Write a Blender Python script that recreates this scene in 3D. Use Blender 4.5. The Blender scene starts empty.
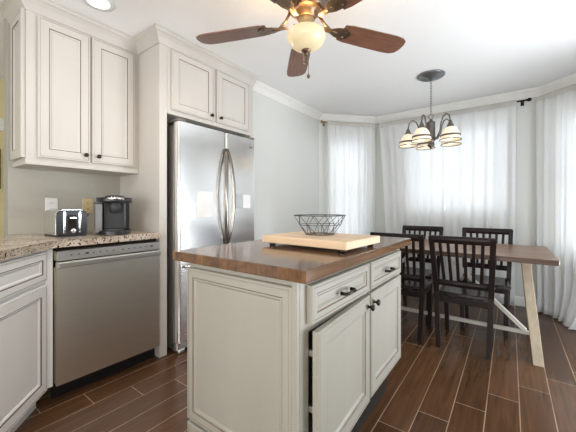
import bpy, bmesh, random
from math import sin, cos, pi, radians, atan2, hypot, sqrt
from mathutils import Vector, Matrix
random.seed(7)
S = bpy.context.scene
COL = S.collection

# ------------------------------------------------------------------ camera
YAW = radians(36.5)
cam_data = bpy.data.cameras.new('camera')
cam_data.sensor_fit = 'HORIZONTAL'
cam_data.sensor_width = 36.0
cam_data.lens = 300.0 / 576.0 * 36.0
cam_data.shift_y = -9.0 / 576.0
cam_data.clip_start = 0.02
cam = bpy.data.objects.new('camera', cam_data)
cam.location = (0, 0, 1.10)
cam.rotation_euler = (pi / 2, 0, YAW)
COL.objects.link(cam)
S.camera = cam

# ------------------------------------------------------------------ world, light, exposure
w = bpy.data.worlds.new('daylight')
S.world = w
w.use_nodes = True
bg = w.node_tree.nodes['Background']
bg.inputs['Color'].default_value = (0.90, 0.95, 1.0, 1)
bg.inputs['Strength'].default_value = 2.6

def area(name, loc, target, sx, sy, power, color=(1, 1, 1)):
    l = bpy.data.lights.new(name, 'AREA')
    l.shape = 'RECTANGLE'
    l.size, l.size_y, l.energy, l.color = sx, sy, power, color
    o = bpy.data.objects.new(name, l)
    o.location = loc
    o.rotation_euler = (Vector(target) - Vector(loc)).to_track_quat('-Z', 'Y').to_euler()
    COL.objects.link(o)
    return o

area('bounce_fill', (-0.4, -1.5, 1.1), (-0.6, 0.6, 2.38), 1.4, 1.0, 37, (1.0, 0.97, 0.93))  # added area lamp behind the camera, lifts the ceiling
area('rear_fill', (-0.3, -6.5, 1.5), (-0.8, 2.0, 1.3), 3.2, 2.0, 25, (1.0, 0.98, 0.95))  # added lamp far behind the room, evens brightness from front to back
area('right_side_fill', (2.6, 3.2, 0.4), (-1.6, 3.0, 2.1), 2.2, 1.4, 155, (0.97, 0.98, 1.0))  # added lamp outside the right wall, brightens the ceiling and dining end
area('near_fill', (0.35, -0.45, 1.2), (-1.7, 0.5, 0.2), 0.8, 0.8, 11, (1.0, 0.98, 0.95))  # added soft lamp near the camera, lifts the diagonal cabinet front

S.view_settings.view_transform = 'Standard'
S.view_settings.look = 'None'
S.view_settings.gamma = 1.0
S.view_settings.use_curve_mapping = False
S.view_settings.exposure = 0.30

# ------------------------------------------------------------------ materials
def nt(m):
    return m.node_tree.nodes, m.node_tree.links

def mat(name, color, rough=0.5, metal=0.0, var=0.06, scale=18.0, bump=0.0, stretch=(1, 1, 1), emit=None, estr=0.0, spec=0.5, coat=0.0):
    m = bpy.data.materials.new(name)
    m.use_nodes = True
    n, l = nt(m)
    p = n['Principled BSDF']
    tc = n.new('ShaderNodeTexCoord')
    mp = n.new('ShaderNodeMapping')
    mp.inputs['Scale'].default_value = stretch
    nz = n.new('ShaderNodeTexNoise')
    nz.inputs['Scale'].default_value = scale
    nz.inputs['Detail'].default_value = 4
    rp = n.new('ShaderNodeValToRGB')
    a = [max(0, c * (1 - var)) for c in color]
    b = [min(1, c * (1 + var)) for c in color]
    rp.color_ramp.elements[0].color = (*a, 1)
    rp.color_ramp.elements[1].color = (*b, 1)
    rp.color_ramp.elements[0].position = 0.3
    rp.color_ramp.elements[1].position = 0.7
    l.new(tc.outputs['Object'], mp.inputs['Vector'])
    l.new(mp.outputs['Vector'], nz.inputs['Vector'])
    l.new(nz.outputs['Fac'], rp.inputs['Fac'])
    l.new(rp.outputs['Color'], p.inputs['Base Color'])
    p.inputs['Roughness'].default_value = rough
    p.inputs['Metallic'].default_value = metal
    p.inputs['Specular IOR Level'].default_value = spec
    if coat:
        p.inputs['Coat Weight'].default_value = coat
        p.inputs['Coat Roughness'].default_value = 0.15
    if bump:
        bp = n.new('ShaderNodeBump')
        bp.inputs['Strength'].default_value = bump
        bp.inputs['Distance'].default_value = 0.004
        l.new(nz.outputs['Fac'], bp.inputs['Height'])
        l.new(bp.outputs['Normal'], p.inputs['Normal'])
    if emit:
        p.inputs['Emission Color'].default_value = (*emit, 1)
        p.inputs['Emission Strength'].default_value = estr
    return m

def plank_mat(name, pw, pl, c1, c2, mortar, gap, rough, off=(0, 0), rot=0.0, bump=0.3, rowoff=0.33, grain=0.35, spec=0.5, stagger=0):
    """planks running along object y: width pw, length pl"""
    m = bpy.data.materials.new(name)
    m.use_nodes = True
    n, l = nt(m)
    p = n['Principled BSDF']
    tc = n.new('ShaderNodeTexCoord')
    mp = n.new('ShaderNodeMapping')
    mp.vector_type = 'POINT'
    mp.inputs['Location'].default_value = (off[0], off[1], 0)
    mp.inputs['Rotation'].default_value = (0, 0, rot)
    br = n.new('ShaderNodeTexBrick')
    br.offset = rowoff
    br.offset_frequency = 3 if rowoff < 0.45 else 2
    br.inputs['Scale'].default_value = 1
    br.inputs['Brick Width'].default_value = pl
    br.inputs['Row Height'].default_value = pw
    br.inputs['Mortar Size'].default_value = gap
    br.inputs['Mortar Smooth'].default_value = 0.1
    br.inputs['Color1'].default_value = (*c1, 1)
    br.inputs['Color2'].default_value = (*c2, 1)
    br.inputs['Mortar'].default_value = (*mortar, 1)
    l.new(tc.outputs['Object'], mp.inputs['Vector'])
    if stagger:
        br.offset = 0.0
        sp = n.new('ShaderNodeSeparateXYZ'); cb = n.new('ShaderNodeCombineXYZ')
        dv = n.new('ShaderNodeMath'); dv.operation = 'DIVIDE'; dv.inputs[1].default_value = pw
        fl_ = n.new('ShaderNodeMath'); fl_.operation = 'FLOOR'
        ma = n.new('ShaderNodeMath'); ma.operation = 'MULTIPLY_ADD'; ma.inputs[1].default_value = stagger
        l.new(mp.outputs['Vector'], sp.inputs[0]); l.new(sp.outputs['Y'], dv.inputs[0]); l.new(dv.outputs[0], fl_.inputs[0])
        l.new(fl_.outputs[0], ma.inputs[0]); l.new(sp.outputs['X'], ma.inputs[2])
        l.new(ma.outputs[0], cb.inputs['X']); l.new(sp.outputs['Y'], cb.inputs['Y'])
        l.new(cb.outputs[0], br.inputs['Vector'])
    else:
        l.new(mp.outputs['Vector'], br.inputs['Vector'])
    m2 = n.new('ShaderNodeMapping')
    m2.inputs['Scale'].default_value = (3, 45, 45)
    l.new(mp.outputs['Vector'], m2.inputs['Vector'])
    nz = n.new('ShaderNodeTexNoise')
    nz.inputs['Scale'].default_value = 1.0
    nz.inputs['Detail'].default_value = 6
    nz.inputs['Distortion'].default_value = 0.6
    l.new(m2.outputs['Vector'], nz.inputs['Vector'])
    mr = n.new('ShaderNodeMapRange')
    mr.inputs['From Min'].default_value = 0.3
    mr.inputs['From Max'].default_value = 0.7
    mr.inputs['To Min'].default_value = 1 - grain
    mr.inputs['To Max'].default_value = 1 + grain
    l.new(nz.outputs['Fac'], mr.inputs['Value'])
    mx = n.new('ShaderNodeMix')
    mx.data_type = 'RGBA'
    mx.blend_type = 'MULTIPLY'
    mx.inputs['Factor'].default_value = 1
    l.new(br.outputs['Color'], mx.inputs['A'])
    l.new(mr.outputs['Result'], mx.inputs['B'])
    l.new(mx.outputs['Result'], p.inputs['Base Color'])
    p.inputs['Roughness'].default_value = rough
    p.inputs['Specular IOR Level'].default_value = spec
    bp = n.new('ShaderNodeBump')
    bp.inputs['Strength'].default_value = bump
    bp.inputs['Distance'].default_value = 0.003
    ad = n.new('ShaderNodeMath')
    ad.operation = 'MULTIPLY_ADD'
    ad.inputs[1].default_value = -1.0
    l.new(br.outputs['Fac'], ad.inputs[0])
    l.new(nz.outputs['Fac'], ad.inputs[2])
    l.new(ad.outputs['Value'], bp.inputs['Height'])
    l.new(bp.outputs['Normal'], p.inputs['Normal'])
    return m

def granite_mat():
    m = bpy.data.materials.new('granite')
    m.use_nodes = True
    n, l = nt(m)
    p = n['Principled BSDF']
    tc = n.new('ShaderNodeTexCoord')
    nz = n.new('ShaderNodeTexNoise'); nz.inputs['Scale'].default_value = 9; nz.inputs['Detail'].default_value = 5
    r1 = n.new('ShaderNodeValToRGB')
    e = r1.color_ramp.elements
    e[0].position, e[0].color = 0.3, (0.46, 0.36, 0.27, 1)
    e[1].position, e[1].color = 0.7, (0.72, 0.64, 0.54, 1)
    vo = n.new('ShaderNodeTexNoise'); vo.inputs['Scale'].default_value = 75; vo.inputs['Detail'].default_value = 3
    r2 = n.new('ShaderNodeValToRGB')
    e = r2.color_ramp.elements
    e[0].position, e[0].color = 0.36, (0.02, 0.02, 0.022, 1)
    e[1].position, e[1].color = 0.46, (1, 1, 1, 1)
    x = e.new(0.58); x.color = (1, 0.98, 0.95, 1)
    x = e.new(0.66); x.color = (0.45, 0.40, 0.40, 1)
    l.new(tc.outputs['Object'], nz.inputs['Vector']); l.new(tc.outputs['Object'], vo.inputs['Vector'])
    l.new(nz.outputs['Fac'], r1.inputs['Fac']); l.new(vo.outputs['Fac'], r2.inputs['Fac'])
    mx = n.new('ShaderNodeMix'); mx.data_type = 'RGBA'; mx.blend_type = 'MULTIPLY'; mx.inputs['Factor'].default_value = 1
    l.new(r1.outputs['Color'], mx.inputs['A']); l.new(r2.outputs['Color'], mx.inputs['B'])
    l.new(mx.outputs['Result'], p.inputs['Base Color'])
    p.inputs['Roughness'].default_value = 0.22
    return m

def sheer_mat(name, color, transp, translu):
    m = bpy.data.materials.new(name)
    m.use_nodes = True
    n, l = nt(m)
    n.remove(n['Principled BSDF'])
    out = n['Material Output']
    tc = n.new('ShaderNodeTexCoord')
    nz = n.new('ShaderNodeTexNoise'); nz.inputs['Scale'].default_value = 160
    rp = n.new('ShaderNodeValToRGB')
    rp.color_ramp.elements[0].color = (*[c * 0.95 for c in color], 1)
    rp.color_ramp.elements[1].color = (*color, 1)
    l.new(tc.outputs['Object'], nz.inputs['Vector']); l.new(nz.outputs['Fac'], rp.inputs['Fac'])
    d = n.new('ShaderNodeBsdfDiffuse'); t = n.new('ShaderNodeBsdfTranslucent'); tr = n.new('ShaderNodeBsdfTransparent')
    l.new(rp.outputs['Color'], d.inputs['Color']); l.new(rp.outputs['Color'], t.inputs['Color'])
    a = n.new('ShaderNodeMixShader'); a.inputs['Fac'].default_value = translu
    l.new(d.outputs[0], a.inputs[1]); l.new(t.outputs[0], a.inputs[2])
    b = n.new('ShaderNodeMixShader'); b.inputs['Fac'].default_value = transp
    l.new(a.outputs[0], b.inputs[1]); l.new(tr.outputs[0], b.inputs[2])
    l.new(b.outputs[0], out.inputs['Surface'])
    return m

def pane_mat():
    m = bpy.data.materials.new('window_glass')
    m.use_nodes = True
    n, l = nt(m)
    n.remove(n['Principled BSDF'])
    out = n['Material Output']
    tr = n.new('ShaderNodeBsdfTransparent'); tr.inputs['Color'].default_value = (0.96, 0.98, 1, 1)
    gl = n.new('ShaderNodeBsdfGlossy'); gl.inputs['Roughness'].default_value = 0.02
    mx = n.new('ShaderNodeMixShader'); mx.inputs['Fac'].default_value = 0.06
    l.new(tr.outputs[0], mx.inputs[1]); l.new(gl.outputs[0], mx.inputs[2]); l.new(mx.outputs[0], out.inputs['Surface'])
    return m

M = {}
M['wall'] = mat('wall_paint', (0.64, 0.64, 0.605), 0.85, var=0.015, scale=60, bump=0.05)
M['kwall'] = mat('kitchen_shaded_taupe_paint', (0.42, 0.40, 0.345), 0.85, var=0.015, scale=60, bump=0.05)  # taupe made darker to hold the shade under the wall cabinet
M['yellow'] = mat('yellow_wall_paint', (0.72, 0.62, 0.33), 0.85, var=0.02, scale=40)
M['ceiling'] = mat('ceiling_paint', (0.87, 0.865, 0.85), 0.9, var=0.02, scale=90, bump=0.08)
M['trim'] = mat('trim_paint', (0.80, 0.78, 0.74), 0.45, var=0.02)
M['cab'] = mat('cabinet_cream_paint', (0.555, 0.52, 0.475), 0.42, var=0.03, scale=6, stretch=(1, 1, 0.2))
M['basecab'] = mat('base_cabinet_brightened_white_paint', (0.86, 0.855, 0.845), 0.42, var=0.02, scale=6, stretch=(1, 1, 0.2))  # white lightened further in the colour, standing in for light it lacks
M['glaze'] = mat('brown_glaze', (0.16, 0.12, 0.09), 0.6, var=0.2)
M['isl'] = mat('island_greige_paint', (0.285, 0.268, 0.225), 0.42, var=0.04, scale=6, stretch=(1, 1, 0.2))
M['dark'] = mat('dark_recess', (0.025, 0.02, 0.016), 0.9, var=0.2, spec=0.1)
M['floor'] = plank_mat('wood_look_tile', 0.147, 1.22, (0.118, 0.054, 0.024), (0.075, 0.036, 0.017), (0.37, 0.255, 0.17), 0.0024, 0.27, rot=pi / 2, off=(1.111, -.042), grain=0.27, stagger=.61 / 3)
M['butcher'] = plank_mat('butcher_block', 0.045, 0.5, (0.165, 0.084, 0.040), (0.095, 0.050, 0.026), (0.06, 0.032, 0.02), 0.0008, 0.13, rot=pi / 2, rowoff=0.5, bump=0.08, grain=0.3)
M['maple'] = plank_mat('maple_board', 0.05, 0.9, (0.62, 0.45, 0.29), (0.68, 0.51, 0.34), (0.55, 0.4, 0.26), 0.0005, 0.45, rowoff=0.5, bump=0.05, grain=0.08)
M['tabletop'] = plank_mat('weathered_table_wood', 0.11, 1.9, (0.26, 0.135, 0.07), (0.18, 0.095, 0.05), (0.08, 0.045, 0.03), 0.0012, 0.3, rowoff=0.5, bump=0.15, grain=0.35)
M['tan'] = mat('natural_table_leg_wood', (0.43, 0.35, 0.25), 0.55, var=0.14, scale=5, stretch=(6, 6, 0.8))
M['chalk'] = mat('whitewashed_wood', (0.62, 0.58, 0.51), 0.55, var=0.08, scale=8)
M['espresso'] = mat('espresso_chair_finish', (0.016, 0.010, 0.009), 0.38, var=0.2, scale=8, stretch=(4, 4, 1), spec=0.25)
M['seatgloss'] = mat('glossy_espresso_seat', (0.020, 0.014, 0.013), 0.16, var=0.2, scale=8, spec=0.6)
M['granite'] = granite_mat()
M['steel'] = mat('brushed_stainless', (0.90, 0.87, 0.82), 0.36, 1.0, var=0.025, scale=3, stretch=(1, 1, 60))
M['fsteel'] = mat('bright_stainless', (0.91, 0.91, 0.905), 0.2, 1.0, var=0.015, scale=3, stretch=(60, 60, 1))
M['panel'] = mat('control_panel_steel', (0.78, 0.77, 0.75), 0.32, 1.0, var=0.03)
M['fside'] = mat('fridge_side_grey', (0.21, 0.19, 0.17), 0.4, 0.6, var=0.05)
M['handle'] = mat('dark_satin_handle_steel', (0.27, 0.245, 0.22), 0.22, 1.0, var=0.04)
M['chrome'] = mat('polished_chrome', (0.78, 0.78, 0.78), 0.1, 1.0, var=0.02)
M['black'] = mat('black_plastic', (0.012, 0.012, 0.014), 0.28, var=0.2)
M['matteblack'] = mat('matte_black_plastic', (0.03, 0.031, 0.034), 0.5, var=0.2)
M['smoke'] = mat('smoky_tank_plastic', (0.12, 0.11, 0.10), 0.1, var=0.1)
M['blackmetal'] = mat('black_iron', (0.02, 0.019, 0.018), 0.4, 0.7, var=0.2)
M['knob'] = mat('oil_rubbed_bronze', (0.035, 0.025, 0.02), 0.32, 0.85, var=0.2)
M['wire'] = mat('dark_wire', (0.09, 0.09, 0.09), 0.4, 0.8, var=0.1)
M['white'] = mat('white_plastic', (0.80, 0.79, 0.77), 0.4, var=0.02)
M['almond'] = mat('almond_plastic', (0.60, 0.48, 0.27), 0.4, var=0.03)
M['paper'] = mat('white_paper', (0.82, 0.80, 0.78), 0.8, var=0.03)
M['gpaper'] = mat('grey_paper', (0.50, 0.50, 0.51), 0.8, var=0.05)
M['bronze'] = mat('antique_bronze', (0.17, 0.115, 0.075), 0.35, 0.85, var=0.25, scale=30)
M['pewter'] = mat('brushed_pewter', (0.16, 0.145, 0.13), 0.38, 0.85, var=0.2, scale=30)
M['canopy'] = mat('pewter_canopy', (0.20, 0.21, 0.22), 0.3, 0.8, var=0.15, scale=30)
M['brass'] = mat('aged_brass', (0.33, 0.25, 0.14), 0.35, 0.9, var=0.15)
M['blade'] = mat('walnut_fan_blade', (0.17, 0.075, 0.045), 0.33, var=0.3, scale=4, stretch=(2, 22, 22), coat=0.2)
M['globe'] = mat('frosted_globe', (0.62, 0.52, 0.34), 0.35, var=0.06, scale=9, emit=(1.0, 0.80, 0.45), estr=0.22)
M['shade'] = mat('alabaster_shade', (0.84, 0.76, 0.62), 0.35, var=0.07, scale=14, emit=(1.0, 0.78, 0.48), estr=0.30)
M['bulb'] = mat('lit_bulb', (1, 1, 1), 0.4, emit=(1.0, 0.85, 0.6), estr=4.0)
M['can'] = mat('lit_can_lens', (1, 1, 1), 0.4, emit=(1.0, 0.95, 0.88), estr=2.2)
M['sheer'] = sheer_mat('sheer_white', (0.93, 0.93, 0.92), 0.12, 0.42)
M['sheer_thick'] = sheer_mat('sheer_gathered', (0.82, 0.79, 0.74), 0.06, 0.4)
M['glass'] = pane_mat()
M['frame'] = mat('window_vinyl', (0.82, 0.82, 0.80), 0.4, var=0.02)
M['brownart'] = mat('dark_woven_wood', (0.06, 0.04, 0.028), 0.6, var=0.4, scale=30, stretch=(1, 1, 6))

# ------------------------------------------------------------------ mesh builder
class MB:
    def __init__(s):
        s.bm = bmesh.new()
    def face(s, vs, mi=0, smooth=False):
        try:
            f = s.bm.faces.new(vs)
        except ValueError:
            return None
        f.material_index = mi
        f.smooth = smooth
        return f
    def box(s, x0, x1, y0, y1, z0, z1, mi=0, bev=0.0, xf=None, seg=1):
        t = bmesh.new()
        vs = [t.verts.new((x, y, z)) for x in (x0, x1) for y in (y0, y1) for z in (z0, z1)]
        for q in ((0, 1, 3, 2), (4, 6, 7, 5), (0, 4, 5, 1), (2, 3, 7, 6), (0, 2, 6, 4), (1, 5, 7, 3)):
            t.faces.new([vs[i] for i in q])
        if bev:
            bmesh.ops.bevel(t, geom=list(t.edges), offset=bev, segments=seg, affect='EDGES', profile=0.5)
        s.merge(t, mi, xf)
        return s
    def merge(s, t, mi=None, xf=None, smooth=None):
        mp = {}
        for v in t.verts:
            mp[v] = s.bm.verts.new(xf @ v.co if xf else v.co)
        for f in t.faces:
            g = s.face([mp[v] for v in f.verts], f.material_index if mi is None else mi, f.smooth if smooth is None else smooth)
        t.free()
    def prism(s, pts, z0, z1, mi=0, bev=0.0, xf=None, seg=1, top_mi=None):
        """polygon in xy (ccw) extruded in z"""
        t = bmesh.new()
        lo = [t.verts.new((x, y, z0)) for x, y in pts]
        hi = [t.verts.new((x, y, z1)) for x, y in pts]
        n = len(pts)
        t.faces.new(lo[::-1]); t.faces.new(hi)
        for i in range(n):
            t.faces.new((lo[i], lo[(i + 1) % n], hi[(i + 1) % n], hi[i]))
        if bev:
            bmesh.ops.bevel(t, geom=list(t.edges), offset=bev, segments=seg, affect='EDGES', profile=0.5)
        s.merge(t, mi, xf)
        return s
    def lathe(s, prof, c=(0, 0, 0), seg=24, mi=0, smooth=True, xf=None):
        """prof: list of (r, z) about z through c"""
        t = bmesh.new()
        rows = []
        for r, z in prof:
            if r < 1e-5:
                rows.append([t.verts.new((c[0], c[1], c[2] + z))])
            else:
                rows.append([t.verts.new((c[0] + r * cos(2 * pi * i / seg), c[1] + r * sin(2 * pi * i / seg), c[2] + z)) for i in range(seg)])
        for a, b in zip(rows, rows[1:]):
            for i in range(seg):
                j = (i + 1) % seg
                if len(a) == 1 and len(b) == 1:
                    continue
                if len(a) == 1:
                    f = t.faces.new((a[0], b[i], b[j]))
                elif len(b) == 1:
                    f = t.faces.new((a[i], a[j], b[0]))
                else:
                    f = t.faces.new((a[i], a[j], b[j], b[i]))
                f.smooth = smooth
        s.merge(t, mi, xf, smooth)
        return s
    def tube(s, pts, r, seg=8, mi=0, closed=False, xf=None):
        pts = [Vector(p) for p in pts]
        n = len(pts)
        rs = r if isinstance(r, (list, tuple)) else [r] * n
        t = bmesh.new()
        rings = []
        up = None
        for i, p in enumerate(pts):
            a = pts[(i - 1) % n] if (closed or i > 0) else p
            b = pts[(i + 1) % n] if (closed or i < n - 1) else p
            d = (b - a).normalized()
            if up is None:
                up = Vector((0, 0, 1)) if abs(d.z) < 0.9 else Vector((1, 0, 0))
            u = d.cross(up)
            if u.length < 1e-4:
                u = d.orthogonal()
            u.normalize()
            v = u.cross(d).normalized()
            up = v
            rings.append([t.verts.new(p + rs[i] * (u * cos(2 * pi * k / seg) + v * sin(2 * pi * k / seg))) for k in range(seg)])
        m = n if closed else n - 1
        for i in range(m):
            a, b = rings[i], rings[(i + 1) % n]
            for k in range(seg):
                f = t.faces.new((a[k], a[(k + 1) % seg], b[(k + 1) % seg], b[k]))
                f.smooth = True
        if not closed:
            t.faces.new(rings[0][::-1]); t.faces.new(rings[-1])
        s.merge(t, mi, xf)
        return s
    def bar(s, p0, p1, wx, wy, mi=0, bev=0.0, side=None):
        """rectangular bar from p0 to p1; wx along 'side' direction, wy the other"""
        p0, p1 = Vector(p0), Vector(p1)
        d = p1 - p0
        L = d.length
        d.normalize()
        sd = Vector(side) if side else (Vector((1, 0, 0)) if abs(d.x) < 0.9 else Vector((0, 1, 0)))
        sd = (sd - d * sd.dot(d)).normalized()
        o = d.cross(sd)
        xf = Matrix((sd, o, d)).transposed().to_4x4()
        xf.translation = p0
        return s.box(-wx / 2, wx / 2, -wy / 2, wy / 2, 0, L, mi, bev, xf)
    def build(s, name, mats, parent=None, loc=None, rotz=None, world=False, rot=None):
        bmesh.ops.recalc_face_normals(s.bm, faces=s.bm.faces)
        me = bpy.data.meshes.new(name)
        s.bm.to_mesh(me)
        s.bm.free()
        for m in (mats if isinstance(mats, (list, tuple)) else [mats]):
            me.materials.append(M[m])
        o = bpy.data.objects.new(name, me)
        COL.objects.link(o)
        if parent:
            o.parent = parent
            if world:
                mw = Matrix.Translation(parent.location) @ Matrix.Rotation(parent.rotation_euler.z, 4, 'Z')
                me.transform(mw.inverted())
        if loc:
            o.location = loc
        if rotz is not None:
            o.rotation_euler = (0, 0, rotz)
        if rot is not None:
            o.rotation_euler = rot
        return o

def tag(o, label=None, cat=None, group=None, kind=None):
    for k, v in (('label', label), ('category', cat), ('group', group), ('kind', kind)):
        if v:
            o[k] = v
    return o

def thing(name, label, cat, loc=(0, 0, 0), rotz=0.0, group=None):
    o = bpy.data.objects.new(name, None)
    o.empty_display_size = 0.05
    COL.objects.link(o)
    o.location = loc
    o.rotation_euler = (0, 0, rotz)
    return tag(o, label, cat, group)

def struct(o):
    o['kind'] = 'structure'
    return o

def rings_panel(mb, w, h, rings, mi_last=0):
    """nested rectangles (inset, y, mat of the band before it) drawn on the xz plane, front at -y"""
    prev = None
    for ins, y, mi in rings:
        cur = [mb.bm.verts.new(p) for p in ((ins, y, ins), (w - ins, y, ins), (w - ins, y, h - ins), (ins, y, h - ins))]
        if prev:
            for i in range(4):
                mb.face((prev[i], prev[(i + 1) % 4], cur[(i + 1) % 4], cur[i]), mi)
        prev = cur
    mb.face(prev, mi_last)

def door(w, h, t=0.020, stile=0.055):
    mb = MB()
    st = stile
    rings_panel(mb, w, h, [(0, 0, 0), (0, -t + .003, 0), (.003, -t, 0), (.010, -t, 0), (.0115, -t + .0015, 1), (.013, -t, 0), (st, -t, 0),
                           (st + .0045, -t + .004, 1), (st + .010, -t + .004, 0), (st + .015, -t + .0075, 0), (st + .0175, -t + .010, 0), (st + .03, -t + .0095, 0)])
    b = [mb.bm.verts.new(p) for p in ((0, 0, 0), (w, 0, 0), (w, 0, h), (0, 0, h))]
    mb.face(b[::-1])
    bmesh.ops.remove_doubles(mb.bm, verts=mb.bm.verts, dist=1e-5)
    return mb

def knob(parent, x, z, y, name='knob'):
    mb = MB()
    R = Matrix.Translation((x, y, z)) @ Matrix.Rotation(pi / 2, 4, 'X')
    mb.lathe([(0, 0), (.009, 0), (.009, .002), (.005, .004), (.005, .012), (.011, .016), (.0145, .021), (.0135, .026), (.008, .029), (0, .030)], seg=16, xf=R)
    return mb.build(name, 'knob', parent)

def sweep(mb, path, prof, mi=0, closed=False):
    """prof (out, z) swept along xy path; 'out' is to the right of travel"""
    n = len(path)
    rows = []
    for i, (x, y) in enumerate(path):
        ns = []
        for a, b in ((i - 1, i), (i, i + 1)):
            if 0 <= a and b < n:
                dx, dy = path[b][0] - path[a][0], path[b][1] - path[a][1]
                L = hypot(dx, dy)
                ns.append(Vector((dy / L, -dx / L)))
        if len(ns) == 1:
            m = ns[0]
        else:
            m = (ns[0] + ns[1]) / max(0.3, 1 + ns[0].dot(ns[1]))
        rows.append([mb.bm.verts.new((x + m.x * o, y + m.y * o, z)) for o, z in prof])
    k = len(prof)
    for a, b in zip(rows, rows[1:]):
        for j in range(k):
            mb.face((a[j], b[j], b[(j + 1) % k], a[(j + 1) % k]), mi)
    mb.face(rows[0]); mb.face(rows[-1][::-1])
    return mb

# ------------------------------------------------------------------ room shell
CZ = 2.38
WX = -2.66
A0, B0, C0, D0 = (-2.12, 3.58), (-1.56, 4.22), (.28, 4.22), (.98, 3.60)
fl = MB()
fl.prism([(-4.3, -2.6), (1.1, -2.6), (1.1, 3.62), (.30, 4.34), (-1.6, 4.34), (-2.22, 3.64), (-4.3, 3.64)], -0.05, 0)
struct(fl.build('floor', 'floor'))
cl = MB()
cl.prism([(-4.3, -2.6), (1.1, -2.6), (1.1, 3.62), (.30, 4.34), (-1.6, 4.34), (-2.22, 3.64), (-4.3, 3.64)], CZ, CZ + .06)
struct(cl.build('ceiling', 'ceiling'))

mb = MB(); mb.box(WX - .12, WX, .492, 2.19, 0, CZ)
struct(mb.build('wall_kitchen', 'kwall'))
mb = MB(); mb.box(WX - .12, A0[0], 2.19, A0[1], 0, CZ)
struct(mb.build('wall_left', 'wall'))
mb = MB(); mb.box(-4.2, -4.1, -2.5, 3.6, 0, CZ)
struct(mb.build('wall_hall', 'yellow'))

def wall_with_window(name, p0, p1, win, th=.12):
    L = hypot(p1[0] - p0[0], p1[1] - p0[1])
    a = atan2(p1[1] - p0[1], p1[0] - p0[0])
    mb = MB()
    if win:
        x0, x1, z0, z1 = win
        mb.box(0, x0, 0, th, 0, CZ); mb.box(x1, L, 0, th, 0, CZ)
        mb.box(x0, x1, 0, th, 0, z0); mb.box(x0, x1, 0, th, z1, CZ)
    else:
        mb.box(0, L, 0, th, 0, CZ)
    return struct(mb.build(name, 'wall', loc=(p0[0], p0[1], 0), rotz=a)), a

def window(n, p0, a, win):
    x0, x1, z0, z1 = win
    r = bpy.data.objects.new('window_%d' % n, None)
    COL.objects.link(r)
    r.location = (p0[0], p0[1], 0); r.rotation_euler = (0, 0, a)
    struct(r)
    f = MB()
    fw = .045
    f.box(x0, x0 + fw, .04, .10, z0, z1, bev=.004); f.box(x1 - fw, x1, .04, .10, z0, z1, bev=.004)
    f.box(x0 + fw, x1 - fw, .04, .10, z0, z0 + fw, bev=.004); f.box(x0 + fw, x1 - fw, .04, .10, z1 - fw, z1, bev=.004)
    f.build('window_frame', 'frame', r)
    zm = (z0 + z1) / 2
    f = MB(); f.box(x0 + fw, x1 - fw, .05, .09, zm - .02, zm + .02, bev=.003); f.build('meeting_rail', 'frame', r)
    for a_, b_ in ((z0 + fw, zm - .02), (zm + .02, z1 - fw)):
        f = MB(); f.box(x0 + fw, x1 - fw, .068, .073, a_, b_); f.build('pane', 'glass', r)
    f = MB(); f.box(x0 - .03, x1 + .03, -.025, .04, z0 - .025, z0, bev=.005); f.build('window_sill', 'trim', r)
    return r

WL, WC, WR = (.13, .70, .60, 2.03), (.44, 1.53, 1.02, 2.07), (.19, .80, .60, 2.03)
o, aL = wall_with_window('wall_bay_left', A0, B0, WL); window(1, A0, aL, WL)
o, aC = wall_with_window('wall_bay_center', B0, C0, WC); window(2, B0, aC, WC)
o, aR = wall_with_window('wall_bay_right', C0, D0, WR); window(3, C0, aR, WR)
WD = (.45, 2.2, .06, 2.08)  # unseen glazed opening, added to bring light in from the right
o, aD = wall_with_window('wall_right', D0, (D0[0], -2.5), WD); window(4, D0, aD, WD)

WB = (1.2, 3.4, .5, 2.08)  # unseen back wall and window, added to limit light from behind
o, aB = wall_with_window('wall_back', (D0[0], -2.5), (-4.2, -2.5), WB); window(5, (D0[0], -2.5), aB, WB)

# crown mouldings (profile: out, z), room is to the right of travel
CP = [(0, CZ - .085), (.006, CZ - .085), (.010, CZ - .078), (.016, CZ - .070), (.030, CZ - .050), (.048, CZ - .030), (.060, CZ - .022), (.064, CZ - .014), (.070, CZ - .012), (.070, CZ - .0015), (0, CZ - .0015)]
mb = MB(); sweep(mb, [(WX + .001, .515), (-2.349, .515), (-2.349, 1.197), (-2.049, 1.197), (-2.049, 2.19)], CP)
struct(mb.build('trim_1', 'cab'))
mb = MB(); sweep(mb, [(A0[0], 2.19), A0, B0, C0, D0, (D0[0], -2.4)], CP)
struct(mb.build('trim_2', 'trim'))
BP = [(0, .002), (.014, .002), (.014, .085), (.010, .098), (.004, .105), (0, .105)]
mb = MB(); sweep(mb, [(A0[0], 2.20), A0], BP); struct(mb.build('baseboard_left', 'trim'))
mb = MB(); sweep(mb, [A0, B0, C0, D0], BP); struct(mb.build('baseboard_bay', 'trim'))
mb = MB(); sweep(mb, [D0, (D0[0], -2.4)], BP); struct(mb.build('baseboard_right', 'trim'))

# ------------------------------------------------------------------ upper cabinet on the left
R90 = pi / 2
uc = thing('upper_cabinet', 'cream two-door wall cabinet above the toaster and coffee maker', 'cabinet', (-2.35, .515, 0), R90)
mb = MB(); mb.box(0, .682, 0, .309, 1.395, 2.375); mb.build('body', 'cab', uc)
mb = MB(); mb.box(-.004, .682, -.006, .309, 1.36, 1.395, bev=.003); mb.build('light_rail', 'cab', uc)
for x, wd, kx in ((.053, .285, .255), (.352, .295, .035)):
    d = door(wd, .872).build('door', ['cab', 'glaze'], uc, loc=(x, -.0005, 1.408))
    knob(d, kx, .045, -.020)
d = door(.262, .90).build('end_panel', ['cab', 'glaze'], uc, loc=(-.0005, .275, 1.402), rotz=-R90)

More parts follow.
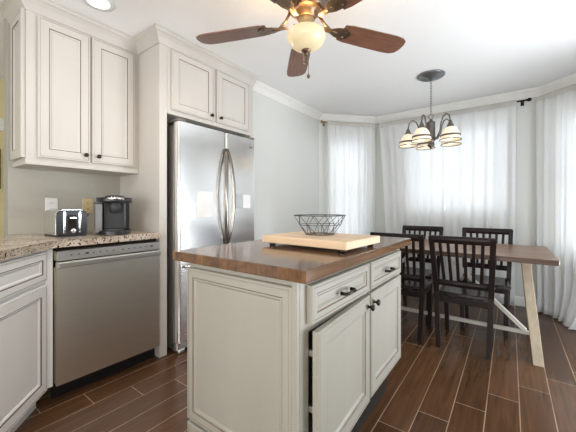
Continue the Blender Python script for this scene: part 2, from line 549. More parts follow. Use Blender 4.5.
# ------------------------------------------------------------------ refrigerator enclosure
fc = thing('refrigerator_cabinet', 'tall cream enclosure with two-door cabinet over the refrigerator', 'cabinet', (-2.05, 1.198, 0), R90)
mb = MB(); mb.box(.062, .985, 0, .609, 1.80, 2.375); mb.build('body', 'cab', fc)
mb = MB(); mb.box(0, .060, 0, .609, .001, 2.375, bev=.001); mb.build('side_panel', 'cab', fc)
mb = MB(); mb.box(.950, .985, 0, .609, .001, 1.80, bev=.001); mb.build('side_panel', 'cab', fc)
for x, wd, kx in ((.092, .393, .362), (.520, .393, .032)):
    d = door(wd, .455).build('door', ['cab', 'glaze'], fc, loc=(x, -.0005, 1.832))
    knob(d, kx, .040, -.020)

# ------------------------------------------------------------------ refrigerator
FX = -1.95
fr = thing('refrigerator', 'stainless french-door refrigerator with bowed door handles', 'refrigerator', (FX, 1.29, 0), R90)
W = .82
mb = MB(); mb.box(.004, W - .004, .075, .66, .03, 1.715, bev=.004); mb.build('body', 'fside', fr)
def dpanel(x0, x1, z0, z1, name, extra=None):
    t = MB()
    t.prism([(x0, .07), (x0, .012), (x0 + .012, 0), (x1 - .012, 0), (x1, .012), (x1, .07)], z0, z1, bev=.003, seg=1)
    return t.build(name, 'fsteel', fr)
xm = .453
dl = dpanel(0, xm - .003, .72, 1.735, 'door')
dr = dpanel(xm + .003, W, .72, 1.735, 'door')
dz = dpanel(0, W, .09, .712, 'freezer_drawer')
def bow(x, sgn, parent):
    pts, rs = [], []
    for i in range(17):
        t = i / 16
        z = .79 + t * .80
        pts.append((x + sgn * (-.014 + .034 * sin(pi * t)), -.006 - .050 * sin(pi * t) ** .6, z))
        rs.append(.016)
    t = MB(); t.tube(pts, rs, 10)
    t.build('handle', 'handle', parent)
bow(xm - .022, -1, dl); bow(xm + .022, 1, dr)
t = MB(); t.tube([(.045, -.002, .655), (.06, -.045, .660), (.41, -.055, .665), (.76, -.045, .660), (.775, -.002, .655)], .012, 10)
t.build('handle', 'chrome', dz)
t = MB()
t.lathe([(0, 0), (.008, 0), (.008, .0015), (0, .0015)], seg=16, xf=Matrix.Translation((W - .072, -.0005, 1.655)) @ Matrix.Rotation(R90, 4, 'X'))
t.box(W - .060, W - .040, -.0018, -.0002, 1.648, 1.662)
t.build('badge', 'fside', dr)
t = MB(); t.box(.0, .07, .01, .16, 1.736, 1.758, bev=.004); t.build('hinge_cover', 'fside', fr)
t = MB(); t.box(W - .07, W, .01, .16, 1.736, 1.758, bev=.004); t.build('hinge_cover', 'fside', fr)
t = MB(); t.box(.004, W - .004, .03, .10, .028, .085, bev=.006); t.build('toe_grille', 'panel', fr)
for x in (.02, W - .08):
    t = MB(); t.box(x, x + .06, .03, .12, .001, .03, bev=.008); t.build('foot', 'panel', fr)

pn = MB(); pn.prism([(0, 0), (.152, 0), (.152, .205), (.035, .205), (.008, .19), (0, .165)], 0, .006, 0, xf=Matrix.Rotation(R90, 4, 'X'))
tag(pn.build('paper_pad', 'paper', loc=(FX + .0015, 1.445, 1.018), rotz=R90), 'white paper pad with a rounded corner on the left refrigerator door', 'note pad')
ph = thing('note_holder', 'small half-grey half-white paper holder on the right refrigerator door', 'note holder', (FX + .0015, 1.855, 1.090), R90)
t = MB(); t.box(0, .088, -.005, 0, 0, .125, bev=.001); t.build('grey_sheet', 'gpaper', ph)
t = MB(); t.box(.090, .182, -.005, 0, 0, .122, bev=.001); t.build('white_sheet', 'paper', ph)
t = MB(); t.box(.083, .104, -.009, -.0051, .095, .118, bev=.001); t.build('clip', 'white', ph)

# ------------------------------------------------------------------ dishwasher
dw = thing('dishwasher', 'stainless dishwasher under the granite counter', 'dishwasher', (-2.05, .566, 0), R90)
t = MB(); t.box(.006, .624, .03, .58, .10, .870); t.build('tub', 'dark', dw)
t = MB()
t.prism([(-.005, .79), (0, .762), (.028, .755), (.028, .105), (-.004, .105), (-.004, .10), (-.022, .10), (-.022, .79)][::-1], .010, .620, bev=.0, xf=Matrix(((0, 0, 1, 0), (1, 0, 0, 0), (0, 1, 0, 0), (0, 0, 0, 1))))
t.build('door', 'steel', dw)
t = MB(); t.box(.012, .618, -.046, -.0225, .758, .790, bev=.004, seg=2); t.build('handle', 'panel', dw)
cp = MB(); cp.box(.010, .620, -.022, .028, .797, .852, bev=.003); cp = cp.build('control_panel', 'panel', dw)
for i in range(13):
    x = .075 + i * .038 + (.02 if i > 6 else 0)
    b = MB(); b.box(x, x + (.018 if i in (2, 12) else .010), -.0235, -.0222, .822, .828 if i not in (2, 12) else .830)
    b.build('button', 'dark' if i in (2, 12) else 'fside', cp)
t = MB(); t.box(.004, .626, .055, .10, .002, .10); t.build('toe_kick', 'black', dw)

# ------------------------------------------------------------------ diagonal base cabinet at left
DA = radians(140)
dx_, dy_ = cos(DA), sin(DA)
# origin: left (near) end; right end close to the dishwasher
PE = Vector((-2.062, .545))
DL = 1.05
po = PE - Vector((dx_, dy_)) * DL
bc = thing('base_cabinet', 'cream drawer base cabinet angled beside the dishwasher', 'cabinet', (po.x, po.y, 0), DA)
t = MB(); t.box(0, DL, 0, .30, .105, .872); t.build('body', 'basecab', bc)
t = MB(); t.box(.02, DL - .012, .05, .28, .001, .105); t.build('toe_kick', 'basecab', bc)
for x, wd in ((.085, .92),):
    d = door(wd, .160, stile=.040).build('drawer', ['basecab', 'glaze'], bc, loc=(x, -.0005, .700))
    knob(d, wd / 2, .08, -.020)
    d = door(wd, .575).build('door', ['basecab', 'glaze'], bc, loc=(x, -.0005, .108))
    knob(d, .035, .53, -.020)
t = MB(); t.box(-2.075, -2.045, .532, .563, .102, .872)
t.build('filler', 'basecab', bc, world=True)

# granite worktop
n_ = Vector((dy_, -dx_))   # outward normal of the diagonal face (right of travel)
n_ = Vector((cos(DA - R90), sin(DA - R90)))
front = PE + n_ * .030
c_near = po + n_ * .030
back = po - n_ * .36
wt = MB()
yj = front.y + (-2.018 - front.x) * dy_ / dx_
wt.prism([(-2.018, 1.1965), (WX + .001, 1.1965), (WX + .001, .470), (-2.45, .440), (back.x, back.y), (c_near.x, c_near.y), (-2.018, yj)], .874, .914, bev=.006, seg=2)
wt = wt.build('granite_countertop', 'granite')
tag(wt, 'speckled beige granite countertop over the dishwasher and angled cabinet', 'countertop')

# ------------------------------------------------------------------ toaster
ts = thing('toaster', 'small black and chrome toaster beside the white outlet', 'toaster', (-2.215, .628, .914), R90)
def rprof(w_, h_, r_, n=6):
    p = [(0, 0), (w_, 0)]
    for i in range(n + 1):
        a = pi / 2 * i / n
        p.append((w_ - r_ + r_ * cos(a), h_ - r_ + r_ * sin(a)))
    for i in range(n + 1):
        a = pi / 2 * i / n
        p.append((r_ - r_ * sin(a), h_ - r_ + r_ * cos(a)))
    return p
XZ = Matrix(((1, 0, 0, 0), (0, 0, 1, 0), (0, 1, 0, 0), (0, 0, 0, 1)))
t = MB(); t.prism(rprof(.168, .158, .035), .016, .25, bev=.002, xf=Matrix.Translation((0, 0, .012)) @ XZ); t.build('body', 'chrome', ts)
t = MB(); t.prism(rprof(.164, .155, .034), .0, .015, bev=.004, xf=Matrix.Translation((.002, 0, .012)) @ XZ); ef = t.build('end_face', 'black', ts)
for x in (.035, .118):
    b = MB(); b.box(x, x + .012, -.003, -.0002, .022, .155, bev=.001); b.build('chrome_strip', 'chrome', ef)
t = MB(); t.box(.060, .104, -.004, -.0002, .045, .135, bev=.002); t.build('lever_slot', 'dark', ts)
t = MB(); t.box(.064, .100, -.022, -.0045, .112, .124, bev=.003); t.build('lever', 'chrome', ts)
t = MB(); t.lathe([(0, 0), (.016, 0), (.015, .012), (.010, .014), (0, .014)], seg=18, xf=Matrix.Translation((.086, -.0042, .038)) @ Matrix.Rotation(R90, 4, 'X')); t.build('dial', 'chrome', ts)
t = MB(); t.box(.006, .162, .004, .246, 0, .012, bev=.002); t.build('base', 'black', ts)
for x in (.045, .095):
    b = MB(); b.box(x, x + .028, .04, .22, .1702, .1715); b.build('slot', 'dark', ts)
t = MB()
t.tube([(-2.30, .806, .93), (-2.285, .812, .918), (-2.33, .818, .918), (-2.40, .812, .918), (-2.50, .815, .918), (-2.63, .83, .93), (-2.648, .90, 1.0), (-2.648, .952, 1.03), (-2.648, .955, 1.049)], .0035, 6)
tag(t.build('power_cord', 'black'), 'thin black power cord between the toaster and the almond outlet', 'cord')

# ------------------------------------------------------------------ coffee maker
cm = thing('coffee_maker', 'black single-serve coffee maker against the tall panel', 'coffee maker', (-2.22 - (.11 * cos(R90 - .36) - .16 * sin(R90 - .36)), .962 - (.11 * sin(R90 - .36) + .16 * cos(R90 - .36)), .914), R90 - .36)
def oval(cx, cy, rx, ry, n=28, p=2.6):
    out = []
    for i in range(n):
        a = 2 * pi * i / n
        c, s_ = cos(a), sin(a)
        out.append((cx + rx * abs(c) ** (2 / p) * (1 if c >= 0 else -1), cy + ry * abs(s_) ** (2 / p) * (1 if s_ >= 0 else -1)))
    return out
t = MB(); t.prism(oval(.110, .16, .100, .15), 0, .030, bev=.004); t.build('base', 'black', cm)
t = MB(); t.prism([(.045, .14), (.175, .14), (.205, .17), (.205, .30), (.015, .30), (.015, .17)], .030, .235, bev=.004); t.build('column', 'black', cm)
t = MB(); t.prism([(.052, .128), (.168, .128), (.168, .1395), (.052, .1395)], .040, .21, bev=.002); t.build('back_plate', 'matteblack', cm)
t = MB(); t.prism(oval(.110, .16, .108, .155), .215, .250, bev=.010, seg=3); hd = t.build('head', 'black', cm)
t = MB(); t.lathe([(0, .0), (.060, 0), (.058, .008), (.045, .014), (0, .018)], c=(.11, .11, .250), seg=24); t.build('lid', 'matteblack', cm)
t = MB(); t.tube([(.055, .055, .236), (.070, .012, .240), (.11, -.004, .242), (.150, .012, .240), (.165, .055, .236)], .010, 8); t.build('handle', 'chrome', cm)
t = MB(); t.lathe([(.022, .145), (.030, .150), (.046, .215), (0, .216)], c=(.11, .055, 0), seg=20); t.lathe([(0, .145), (.022, .145)], c=(.11, .055, 0), seg=20); t.build('brew_head', 'matteblack', cm)
t = MB(); t.prism(oval(.110, .070, .060, .055), .0305, .042, bev=.002); t.build('drip_tray', 'matteblack', cm)
t = MB(); t.prism([(-.006, .10), (.038, .08), (.038, .29), (-.006, .29)], .012, .210, bev=.006, seg=2); t.build('water_tank', 'smoke', cm)
t = MB(); t.prism([(-.008, .098), (.039, .078), (.039, .292), (-.008, .292)], .210, .222, bev=.003); t.build('tank_lid', 'black', cm)

# ------------------------------------------------------------------ outlets
def outlet(y, z, m, label):
    r = thing('outlet', label, 'outlet', (WX + .0008, y, z), R90)
    t = MB(); t.box(-.037, .037, -.006, 0, -.058, .058, bev=.003); pl = t.build('cover_plate', m, r)
    for dz_ in (-.022, .022):
        t = MB(); t.box(-.016, .016, -.0085, -.0062, dz_ - .014, dz_ + .014, bev=.002); s_ = t.build('socket', m, pl)
        for dx in (-.006, .006):
            b = MB(); b.box(dx - .0012, dx + .0012, -.0090, -.0087, dz_ - .006, dz_ + .006); b.build('slot', 'dark', s_)
outlet(.725, 1.107, 'white', 'white outlet plate left of the toaster top')
outlet(.955, 1.108, 'almond', 'almond outlet plate between the toaster and coffee maker')

# things in the yellow hall beyond the wall end
wa = thing('wall_hanging', 'dark brown slatted wall hanging on the yellow hall wall', 'wall decor', (-4.098, .50, 1.28), R90)
t = MB(); t.box(0, .20, -.02, 0, 0, .40, bev=.003); t.build('backing', 'brownart', wa)
for i in range(6):
    t = MB(); t.box(.005, .195, -.032, -.0205, .02 + i * .062, .06 + i * .062, bev=.003); t.build('slat', 'brownart', wa)
t = MB(); t.box(-4.099, -4.06, .58, .72, 2.48 - .62, 2.60 - .62, bev=.008, seg=2)
tag(t.build('chime_box', 'white'), 'small white box high on the yellow hall wall', 'door chime')

# ------------------------------------------------------------------ island
IX0, IX1, IY0, IY1 = -1.072, -.520, .765, 1.80
ic = thing('island_cabinet', 'greige kitchen island cabinet with two doors and two drawers', 'kitchen island', (0, 0, 0))
t = MB()
t.box(IX0, IX1 - .02, IY0, IY0 + .02, .215, .873); t.box(IX0, IX1 - .02, IY1 - .02, IY1, .215, .873); t.box(IX0, IX0 + .02, IY0 + .02, IY1 - .02, .215, .873)
t.box(IX0 + .02, IX1 - .02, IY0 + .02, IY1 - .02, .215, .235); t.box(IX0 + .02, IX1 - .02, IY0 + .02, IY1 - .02, .715, .873); t.box(IX0 + .02, IX1 - .02, 1.29, IY1 - .02, .235, .715)
t.box(IX1 - .02, IX1, IY0, .812, .215, .873); t.box(IX1 - .02, IX1, 1.272, IY1, .215, .873); t.box(IX1 - .02, IX1, .812, 1.272, .215, .248); t.box(IX1 - .02, IX1, .812, 1.272, .700, .873)
t.box(IX0, IX1, IY0, IY0 + .03, .001, .215); t.box(IX0, IX0 + .03, IY0 + .03, IY1, .001, .215); t.box(IX0 + .03, IX1 - .076, IY1 - .03, IY1, .001, .215)
t.build('body', 'isl', ic)
t = MB(); t.box(IX1 - .09, IX1 - .075, IY0 + .031, IY1, .001, .214); t.build('toe_kick', 'dark', ic)  # near-black colour holds the shade of the recessed toe space
door(.532, .62, .018, .036).build('end_panel', ['isl', 'glaze'], ic, loc=(IX0 + .001, IY0 - .0005, .232))
door(.532, .205, .018, .034).build('base_panel', ['isl', 'glaze'], ic, loc=(IX0 + .001, IY0 - .0005, .012))
t = MB(); t.box(IX1 - .0195, IX1 + .0, IY0 - .018, IY0 - .0005, .002, .872, bev=.002); t.build('corner_post', 'isl', ic)
def pull(parent, x, z, y):
    t = MB()
    t.tube([(x - .040, y, z), (x - .041, y - .018, z), (x - .030, y - .026, z + .001), (x, y - .029, z + .002), (x + .030, y - .026, z + .001), (x + .041, y - .018, z), (x + .040, y, z)],
           [.0075, .006, .0055, .0065, .0055, .006, .0075], 8)
    t.build('pull', 'knob', parent)
for y0, wd in ((.803, .482), (1.302, .458)):
    d = door(wd, .125, .020, .030).build('drawer', ['isl', 'glaze'], ic, loc=(IX1 + .0005, y0, .727), rotz=R90)
    pull(d, wd / 2, .055, -.020)
# near door stands slightly ajar, hinged by the far stile
d = door(.482, .470).build('door', ['isl', 'glaze'], ic, loc=(IX1 + .022, .803, .240), rotz=radians(92.4))
tag(d, 'cabinet door standing slightly ajar')
knob(d, .455, .425, -.020)
for z in (.30, .44, .62):
    t = MB(); t.box(IX1 - .012, IX1 + .0205, .815, .830, z, z + .020, bev=.002); t.build('hinge', 'panel', ic)
d = door(.458, .470).build('door', ['isl', 'glaze'], ic, loc=(IX1 + .0005, 1.302, .243), rotz=R90)
knob(d, .032, .425, -.020)

it = MB(); it.box(-1.152, -.477, .731, 1.886, .8745, .914, bev=.004, seg=2)
tag(it.build('butcher_block_top', 'butcher'), 'glossy brown butcher-block countertop on the island', 'countertop')

cb = thing('cutting_board', 'thick pale maple cutting board lying on the island top', 'cutting board', (-.985, 1.103, .914), radians(-2.5))
t = MB(); t.box(.008, .468, .004, .344, .014, .048, bev=.004, seg=2); t.build('board', 'maple', cb)
for x, y in ((.05, .035), (.43, .035), (.05, .315), (.43, .315)):
    t = MB(); t.lathe([(0, 0), (.014, 0), (.016, .0135), (0, .0135)], c=(x, y, 0), seg=14); t.build('foot', 'black', cb)

wb = thing('wire_bowl', 'geometric dark wire bowl on the cutting board', 'bowl', (-.765, 1.300, .9625))
def ring(r, z, n=40):
    return [(r * cos(2 * pi * i / n), r * sin(2 * pi * i / n), z) for i in range(n)]
t = MB(); t.tube(ring(.128, .096), .0026, 6, closed=True); t.build('rim', 'wire', wb)
t = MB(); t.tube(ring(.104, .050), .0016, 6, closed=True); t.build('middle_hoop', 'wire', wb)
t = MB(); t.tube(ring(.070, .003), .0022, 6, closed=True); t.build('base_hoop', 'wire', wb)
t = MB()
N = 10
for i in range(N):
    a0, a1, a2 = 2 * pi * i / N, 2 * pi * (i + .5) / N, 2 * pi * (i + 1) / N
    P = lambda r, a, z: (r * cos(a), r * sin(a), z)
    t.tube([P(.128, a0, .096), P(.104, a1, .050), P(.070, a1, .003)], .0014, 5)
    t.tube([P(.128, a2, .096), P(.104, a1, .050)], .0014, 5)
    t.tube([P(.104, a1, .050), P(.070, a2 + (a2 - a0) * .0, .003)], .0014, 5)
t.build('wire_lattice', 'wire', wb)
t = MB()
for i in range(3):
    a = pi * i / 3
    t.tube([(.070 * cos(a), .070 * sin(a), .003), (-.070 * cos(a), -.070 * sin(a), .003)], .0014, 5)
t.build('base_spokes', 'wire', wb)

# ------------------------------------------------------------------ dining table
dt = thing('dining_table', 'brown wood trestle dining table with pale legs', 'table', (-.615, 3.10, 0))
t = MB(); t.box(-.88, .88, -.44, .44, .708, .746, bev=.004); t.build('tabletop', 'tabletop', dt)
for sx in (-.775, .775):
    for sy in (-1, 1):
        t = MB()
        y0, y1 = sy * .365, sy * .045
        t.prism([(y0 - .045, .001), (y0 + .045, .001), (y1 + .045, .6795), (y1 - .045, .6795)], sx - .030, sx + .030, bev=.002, xf=Matrix(((0, -.09 * (1 if sx > 0 else -1), 1, 0), (1, 0, 0, 0), (0, 1, 0, 0), (0, 0, 0, 1))))
        t.build('leg', 'tan', dt)
    t = MB(); sc = sx - .062 * (1 if sx > 0 else -1); t.box(sc - .028, sc + .028, -.36, .36, .680, .7078, bev=.002); t.build('top_cleat', 'tan', dt)
    t = MB(); t.box(sx - .018, sx + .018, -.335, .335, .075, .110, bev=.002); t.build('crossbar', 'chalk', dt)
t = MB(); t.box(-.757, .757, -.036, -.004, .078, .106, bev=.002); t.build('stretcher', 'chalk', dt)
for s_ in (-1, 1):
    t = MB(); t.bar((s_ * .715, -.02, .106), (s_ * .10, -.02, .707), .036, .030, side=(0, 1, 0), bev=.002); t.build('brace', 'chalk', dt)

# ------------------------------------------------------------------ chairs
def copy_tree(o, parent=None):
    c = o.copy(); COL.objects.link(c)
    if parent:
        c.parent = parent
    for ch in list(o.children):
        copy_tree(ch, c)
    return c
CG = 'espresso slat-back dining chairs at the table'
def make_chair():
    r = thing('dining_chair', 'x', 'chair', (0, 0, 0), 0, CG)
    def post_x(z): return .163 + (.035 * max(0, z) / .875)
    def post_y(z):
        return .0 + .02 * min(1, z / .43) - (.115 * ((z - .43) / .445) ** 1.15 if z > .43 else 0)
    for s_ in (-1, 1):
        t = MB()
        zs = [0, .2, .43, .55, .65, .76, .872]
        rows = []
        for z in zs:
            hx = .015 + .003 * min(1, z / .43); hy = .017 if z < .7 else .014
            cx, cy = s_ * post_x(z), post_y(z)
            rows.append([t.bm.verts.new((cx + a * hx, cy + b * hy, z + .001)) for a, b in ((-1, -1), (1, -1), (1, 1), (-1, 1))])
        for a, b in zip(rows, rows[1:]):
            for k in range(4):
                t.face((a[k], a[(k + 1) % 4], b[(k + 1) % 4], b[k]))
        t.face(rows[0][::-1]); t.face(rows[-1])
        t.build('leg', 'espresso', r)
    for s_ in (-1, 1):
        t = MB()
        t.bar((s_ * .160, .395, .001), (s_ * .168, .385, .4045), .034, .034, bev=.003); t.build('leg', 'espresso', r)
    # seat: saddled board
    t = MB()
    nx, ny = 10, 10
    top, bot = [], []
    for j in range(ny + 1):
        v = j / ny
        for lst, zb in ((top, 1), (bot, 0)):
            row = []
            for i in range(nx + 1):
                u = i / nx * 2 - 1
                hw = .168 + .030 * v
                x = u * hw; y = .040 + v * .392
                dip = .010 * (1 - u * u) * (1 - (2 * v - 1) ** 2)
                row.append(t.bm.verts.new((x, y, .427 - dip if zb else .405)))
            lst.append(row)
    for j in range(ny):
        for i in range(nx):
            t.face((top[j][i], top[j][i + 1], top[j + 1][i + 1], top[j + 1][i]), 0, True)
            t.face((bot[j][i], bot[j + 1][i], bot[j + 1][i + 1], bot[j][i + 1]))
    for j in range(ny):
        t.face((top[j][0], top[j + 1][0], bot[j + 1][0], bot[j][0])); t.face((top[j][nx], bot[j][nx], bot[j + 1][nx], top[j + 1][nx]))
        t.face((top[0][j], bot[0][j], bot[0][j + 1], top[0][j + 1])); t.face((top[ny][j], top[ny][j + 1], bot[ny][j + 1], bot[ny][j]))
    t.build('seat', 'seatgloss', r)
    t = MB()
    t.box(-.160, .160, .012, .030, .357, .4045); t.box(-.160, .160, .385, .403, .357, .4045)
    t.box(-.178, -.160, .03, .39, .357, .4045); t.box(.160, .178, .03, .39, .357, .4045)
    t.build('apron', 'espresso', r)
    # rails curved slightly
    def rail(z0, z1, name, over):
        t = MB()
        n = 8
        hw = post_x((z0 + z1) / 2) + over
        q = []
        for i in range(n + 1):
            u = i / n * 2 - 1
            bowy = -.010 * (1 - u * u)
            row = []
            for z, dy in ((z0, -.011), (z1, -.011), (z1, .011), (z0, .011)):
                row.append(t.bm.verts.new((u * hw, post_y((z0 + z1) / 2) + bowy + dy + (z - (z0 + z1) / 2) * -.25, z)))
            q.append(row)
        for a, b in zip(q, q[1:]):
            for k in range(4):
                t.face((a[k], a[(k + 1) % 4], b[(k + 1) % 4], b[k]), 0, k in (0, 2))
        t.face(q[0]); t.face(q[-1][::-1])
        return t.build(name, 'espresso', r)
    rail(.828, .884, 'top_rail', .014)
    rail(.490, .535, 'lower_rail', -.010)
    for i in range(6):
        u = (i - 2.5) / 3.5
        t = MB()
        x0, x1 = u * .172, u * .192
        b0 = -.008 * (1 - u * u)
        t.bar((x0, post_y(.51) + b0, .5355), (x1, post_y(.855) + b0, .8275), .022, .010, bev=.002)
        t.build('slat', 'espresso', r)
    return r
ch = make_chair()
spots = [(-.29, 2.605, 0, 'dark slat-back chair on the kitchen side with its whole back in view'),
         (-.755, 2.605, 0, 'dark slat-back chair on the kitchen side, partly hidden by the island corner'),
         (-.19, 3.555, pi, 'dark slat-back chair on the window side, nearer the pale table leg'),
         (-.80, 3.555, pi, 'dark slat-back chair on the window side, farther from the pale table leg')]
for i, (x, y, a, lb) in enumerate(spots):
    o = ch if i == 0 else copy_tree(ch)
    o.location = (x, y, 0); o.rotation_euler = (0, 0, a)
    o['label'] = lb

# ------------------------------------------------------------------ curtains
def curtain(name, label, group, p0, a, s0, s1, b0, b1, zt, folds, amp, mats, off=.075, flare=None, seed=1, gather=True):
    """hangs before a bay wall; s along wall at the top from s0 to s1, at the bottom from b0 to b1"""
    rd = random.Random(seed)
    ph = [rd.uniform(0, 6.28) for _ in range(4)]
    nx, nz = int(folds * 10), 26
    t = MB()
    rows = []
    for j in range(nz + 1):
        v = j / nz
        z = zt - (zt - .012) * v ** 1.15
        row = []
        for i in range(nx + 1):
            u = i / nx
            e0 = s0 + (b0 - s0) * v ** .8; e1 = s1 + (b1 - s1) * v ** .8
            uu = u + .012 * sin(2 * pi * folds * .37 * u + ph[0]) * v
            s_ = e0 + (e1 - e0) * uu
            A = amp * (.35 + .65 * min(1, v * 6))
            d = A * sin(2 * pi * folds * u + ph[1]) + .5 * A * sin(2 * pi * folds * 1.7 * u + ph[2] + 1.2 * v) + .35 * A * sin(2 * pi * folds * .45 * u + ph[3] + v)
            y = -off + d
            zz = z
            if flare and v > .80:
                k = (v - .80) / .20
                y -= flare * (.22 + .95 * u) * k ** 1.6 * (1 + .35 * sin(9 * u + ph[0]))
                s_ += .05 * k * (1 - u)
                zz = max(.010, z * (1 - .55 * k) + .035 * k * (1 + sin(2 * pi * folds * u * .6 + ph[2])) * (1 - k ** 3))
            row.append(t.bm.verts.new((s_, min(y, -.030), zz)))
        rows.append(row)
    for j in range(nz):
        for i in range(nx):
            t.face((rows[j][i], rows[j][i + 1], rows[j + 1][i + 1], rows[j + 1][i]), 0, True)
    r = thing(name, label, 'curtain', (p0[0], p0[1], 0), a, group)
    o = t.build('drape', mats[0], r)
    md = o.modifiers.new('thick', 'SOLIDIFY'); md.thickness = .0015; md.offset = 0
    # rod pocket header
    h = MB()
    rr = []
    for j, (zo, yo) in enumerate(((-.035, -.004), (-.02, -.013), (0, -.015), (.015, -.010), (.022, 0), (.015, .010), (0, .015), (-.02, .013), (-.035, .004))):
        row = []
        for i in range(nx + 1):
            u = i / nx
            row.append(h.bm.verts.new((s0 + (s1 - s0) * u, -off + yo * (1 + .18 * sin(2 * pi * folds * 2.3 * u + ph[2])), zt + .016 + zo)))
        rr.append(row)
    for j in range(len(rr) - 1):
        for i in range(nx):
            h.face((rr[j][i], rr[j][i + 1], rr[j + 1][i + 1], rr[j + 1][i]), 0, True)
    h.build('rod_pocket', mats[1], r)
    return r

def rod(name, label, p0, a, s0, s1, z, off, m, ends, mats_end):
    r = thing(name, label, 'curtain rod', (p0[0], p0[1], 0), a)
    t = MB(); t.tube([(s0, -off, z), (s1, -off, z)], .008, 10); t.build('rod', m, r)
    for s_, sg in ends:
        t = MB(); t.lathe([(0, 0), (.009, 0), (.011, .008), (.009, .012), (.018, .022), (.021, .034), (.016, .046), (.006, .052), (0, .053)], seg=16, xf=Matrix.Translation((s_, -off, z)) @ Matrix.Rotation(sg * R90, 4, 'Y')); t.build('finial', mats_end, r)
        b = s_ - sg * .025
        t = MB(); t.box(b - .008, b + .008, -off, -.001, z - .006, z + .006, bev=.002); t.box(b - .016, b + .016, -.005, -.001, z - .035, z + .03, bev=.002); t.build('bracket', mats_end, r)
    return r
ZR = 2.255
rod('curtain_rod', 'brass-ended curtain rod over the left bay window', A0, aL, .045, .80, ZR, .085, 'brass', ((.045, -1),), 'brass')
rod('curtain_rod', 'black curtain rod over the center bay window', B0, aC, .07, 1.695, ZR, .085, 'blackmetal', ((1.695, 1),), 'blackmetal')
rod('curtain_rod', 'curtain rod over the right bay window beside the frame edge', C0, aR, .08, .86, ZR, .085, 'blackmetal', (), 'blackmetal')
SG = ['sheer', 'sheer_thick']
curtain('sheer_curtain', 'gathered white sheer curtain at the left bay window', None, A0, aL, .09, .80, .10, .79, ZR - .02, 9, .015, SG, .085, seed=3)
curtain('sheer_curtain', 'white sheer panel of the center window, left one of the pair', None, B0, aC, .085, .906, .22, .906, ZR - .02, 7, .013, SG, .085, seed=5)
curtain('sheer_curtain', 'white sheer panel of the center window, right one, beside bare wall', None, B0, aC, .909, 1.62, .909, 1.60, ZR - .02, 6, .013, SG, .085, seed=8)
curtain('sheer_curtain', 'long white curtain at the right edge reaching the floor beside the table end', None, C0, aR, .005, .84, .005, .80, ZR - .02, 9, .022, SG, .085, flare=.22, seed=11)

# ------------------------------------------------------------------ ceiling fan
FCX, FCY, FZ = -.875, 1.345, 2.085
cf = thing('ceiling_fan', 'five-blade walnut ceiling fan with lit frosted bowl light', 'ceiling fan', (FCX, FCY, FZ))
t = MB(); t.lathe([(0, .294), (.075, .294), (.085, .28), (.085, .24), (.118, .215), (.128, .19), (.128, .13), (.118, .105), (.095, .085), (.098, .07), (.080, .055), (.050, .045), (.050, .02), (0, .02)], seg=32)
mt = t.build('motor_housing', 'bronze', cf)
for k in range(20):
    a = 2 * pi * k / 20
    b = MB(); b.tube([(.090 * cos(a), .090 * sin(a), .09), (.116 * cos(a), .116 * sin(a), .105), (.1285 * cos(a), .1285 * sin(a), .135)], .004, 6); b.build('rib', 'brass', mt)
t = MB(); t.lathe([(0, .02), (.040, .02), (.044, .010), (.034, -.004), (.036, -.020), (.050, -.038), (.052, -.044), (.014, -.046), (.010, -.150), (0, -.150)], seg=28); t.build('light_fitter', 'brass', cf)
t = MB(); t.lathe([(.090, -.050), (.099, -.060), (.102, -.074), (.100, -.090), (.089, -.112), (.068, -.131), (.038, -.144), (0, -.149), (0, -.146), (.036, -.141), (.065, -.128), (.086, -.110), (.097, -.089), (.099, -.074), (.096, -.062), (.088, -.053)], seg=32); gl = t.build('glass_bowl', 'globe', cf)
t = MB(); t.lathe([(0, -.1465), (.022, -.1465), (.026, -.150), (.024, -.156), (.014, -.163), (.008, -.170), (.005, -.178), (0, -.180)], seg=18); t.build('bowl_finial', 'bronze', cf)
for (px, py, z1) in ((.012, .004, -.290), (-.008, -.012, -.222)):
    t = MB(); t.tube([(px, py, -.165), (px, py, z1 + .012)], .0022, 5); c = t.build('pull_chain', 'brass', cf)
    t = MB(); t.lathe([(0, .014), (.005, .012), (.009, .002), (.009, -.003), (.004, -.010), (0, -.011)], c=(px, py, z1), seg=12); t.build('fob', 'bronze', c)
for k in range(5):
    a = radians(58 + 72 * k)
    rot = Matrix.Rotation(a, 4, 'Z') @ Matrix.Translation((0, 0, -.008)) @ Matrix.Rotation(radians(-9), 4, 'X')
    pts = []
    prof = [(.215, .056), (.26, .064), (.40, .069), (.55, .072), (.60, .068), (.628, .052), (.640, .024)]
    pts = [(x, -y) for x, y in prof] + [(x, y) for x, y in prof[::-1]]
    t = MB(); t.prism(pts, -.003, .003, bev=.001, xf=None); bl = t.build('blade', 'blade', cf)
    bl.matrix_local = rot
    t = MB()
    t.prism([(.100, -.012), (.150, -.014), (.185, -.034), (.235, -.042), (.268, -.020), (.275, 0), (.268, .020), (.235, .042), (.185, .034), (.150, .014), (.100, .012)], -.009, -.0035, bev=.001)
    t.tube([(.085, 0, .070), (.110, 0, .03), (.150, 0, -.004), (.19, 0, -.006)], .008, 8)
    for sy in (-.02, .02):
        t.lathe([(0, -.013), (.005, -.012), (.006, -.009)], c=(.235, sy, 0), seg=10)
    t.build('blade_iron', 'bronze', bl)
for k in range(3):
    a = radians(20 + 120 * k)
    t = MB(); t.tube([(.030 * cos(a), .030 * sin(a), -.042), (.06 * cos(a), .06 * sin(a), -.046), (.091 * cos(a), .091 * sin(a), -.049)], .004, 6); t.build('bowl_bracket', 'bronze', cf)
    pl = bpy.data.lights.new('fan_bulb', 'POINT'); pl.energy = 4.0; pl.color = (1, .70, .36); pl.shadow_soft_size = .02
    o = bpy.data.objects.new('fan_bulb', pl); o.location = (FCX + .055 * cos(a + 1), FCY + .055 * sin(a + 1), FZ - .085); COL.objects.link(o)

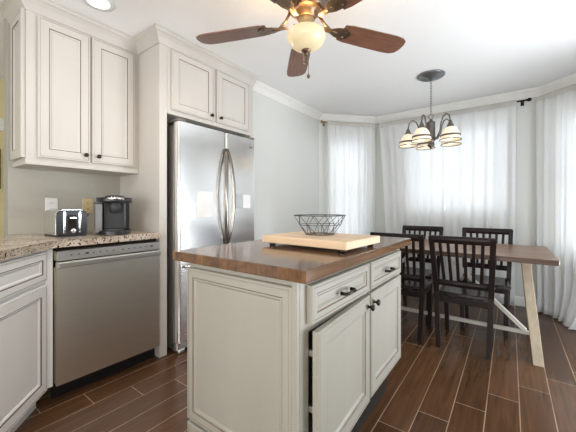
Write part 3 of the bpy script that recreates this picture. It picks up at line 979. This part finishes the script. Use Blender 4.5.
# ------------------------------------------------------------------ chandelier
HX, HY = -.616, 3.163
cd = thing('chandelier', 'five-arm pewter chandelier with alabaster glass shades over the table', 'chandelier', (HX, HY, CZ))
t = MB(); t.lathe([(0, -.001), (.120, -.001), (.124, -.010), (.114, -.018), (.094, -.018), (.090, -.030), (.064, -.030), (.058, -.042), (.022, -.046), (.012, -.056), (0, -.057)], seg=32); t.build('canopy', 'canopy', cd)
t = MB()
zc = -.056
k = 0
while zc > -.375:
    a = 0 if k % 2 == 0 else R90
    pts = [(.007 * cos(q) * cos(a), .007 * cos(q) * sin(a), zc - .013 + .016 * sin(q)) for q in [2 * pi * i / 12 for i in range(12)]]
    t.tube(pts, .0020, 5, closed=True)
    zc -= .025; k += 1
t.build('chain', 'pewter', cd)
t = MB(); t.tube([(.020 * cos(q), 0, -.405 + .026 * sin(q)) for q in [2 * pi * i / 20 for i in range(20)]], .0035, 6, closed=True); t.build('hanging_ring', 'pewter', cd)
t = MB(); t.lathe([(0, -.428), (.012, -.430), (.016, -.445), (.034, -.455), (.040, -.470), (.034, -.480), (.038, -.49), (.038, -.61), (.044, -.625), (.030, -.650), (.024, -.668), (.034, -.680), (.026, -.695), (.010, -.705), (.012, -.715), (0, -.722)], seg=24)
t.build('body', 'pewter', cd)
right = Vector((cos(YAW), sin(YAW), 0)); fwd = Vector((-sin(YAW), cos(YAW), 0))
base_ang = atan2(-fwd.y, -fwd.x)    # direction pointing toward the kitchen
for k in range(5):
    a = YAW - radians(25.5 + 40 + 72 * k)
    ca, sa = cos(a), sin(a)
    t = MB()
    pts = []
    for r_, z in ((.036, -.625), (.070, -.615), (.100, -.560), (.112, -.490), (.132, -.440), (.165, -.420), (.196, -.442), (.208, -.505)):
        pts.append((r_ * ca, r_ * sa, z))
    t.tube(pts, .0065, 8); ar = t.build('arm', 'pewter', cd)
    c = (.208 * ca, .208 * sa, 0)
    t = MB(); t.lathe([(0, -.492), (.010, -.494), (.016, -.512), (.030, -.545), (.032, -.552), (.0, -.551)], c=c, seg=18); t.build('shade_holder', 'pewter', ar)
    t = MB(); t.lathe([(.026, -.552), (.042, -.560), (.060, -.582), (.072, -.612), (.077, -.640), (.088, -.668), (.086, -.669), (.074, -.641), (.069, -.613), (.057, -.584), (.040, -.563), (.026, -.555)], c=c, seg=28); sh = t.build('shade', 'shade', ar)
    t = MB(); t.lathe([(.0745, -.622), (.0830, -.624), (.0845, -.634), (.0815, -.640), (.0770, -.636)], c=c, seg=28)
    t.lathe([(.086, -.664), (.0915, -.666), (.0915, -.674), (.085, -.672)], c=c, seg=28); t.build('shade_band', 'pewter', ar)
    t = MB(); t.lathe([(0, -.560), (.012, -.565), (.022, -.605), (.025, -.635), (.018, -.660), (0, -.668)], c=c, seg=16); t.build('bulb', 'bulb', ar)

# ------------------------------------------------------------------ recessed light
def downlight(x, y, label, power):
    r = thing('recessed_light', label, 'ceiling light', (x, y, CZ))
    t = MB(); t.lathe([(.062, -.001), (.088, -.001), (.090, -.005), (.066, -.009), (.060, -.004)], seg=32); t.build('trim_ring', 'white', r)
    t = MB(); t.lathe([(0, -.0075), (.061, -.0065), (.061, -.0015), (0, -.0015)], seg=32); t.build('lens', 'can', r)
    l = bpy.data.lights.new('can_lamp', 'SPOT'); l.energy = power; l.color = (1, .90, .78); l.spot_size = radians(150); l.spot_blend = 1; l.shadow_soft_size = .05
    o = bpy.data.objects.new('can_lamp', l); o.location = (x, y, CZ - .02); COL.objects.link(o)
downlight(-2.06, .80, 'round recessed ceiling light in front of the left wall cabinet', 2)
downlight(-1.95, -.16, 'round recessed ceiling light over the counter end', 5)
downlight(-1.42, .92, 'added unseen recessed fill light above the aisle before the dishwasher', 26)  # extra lamp out of view, added to brighten the diagonal cabinet and dishwasher
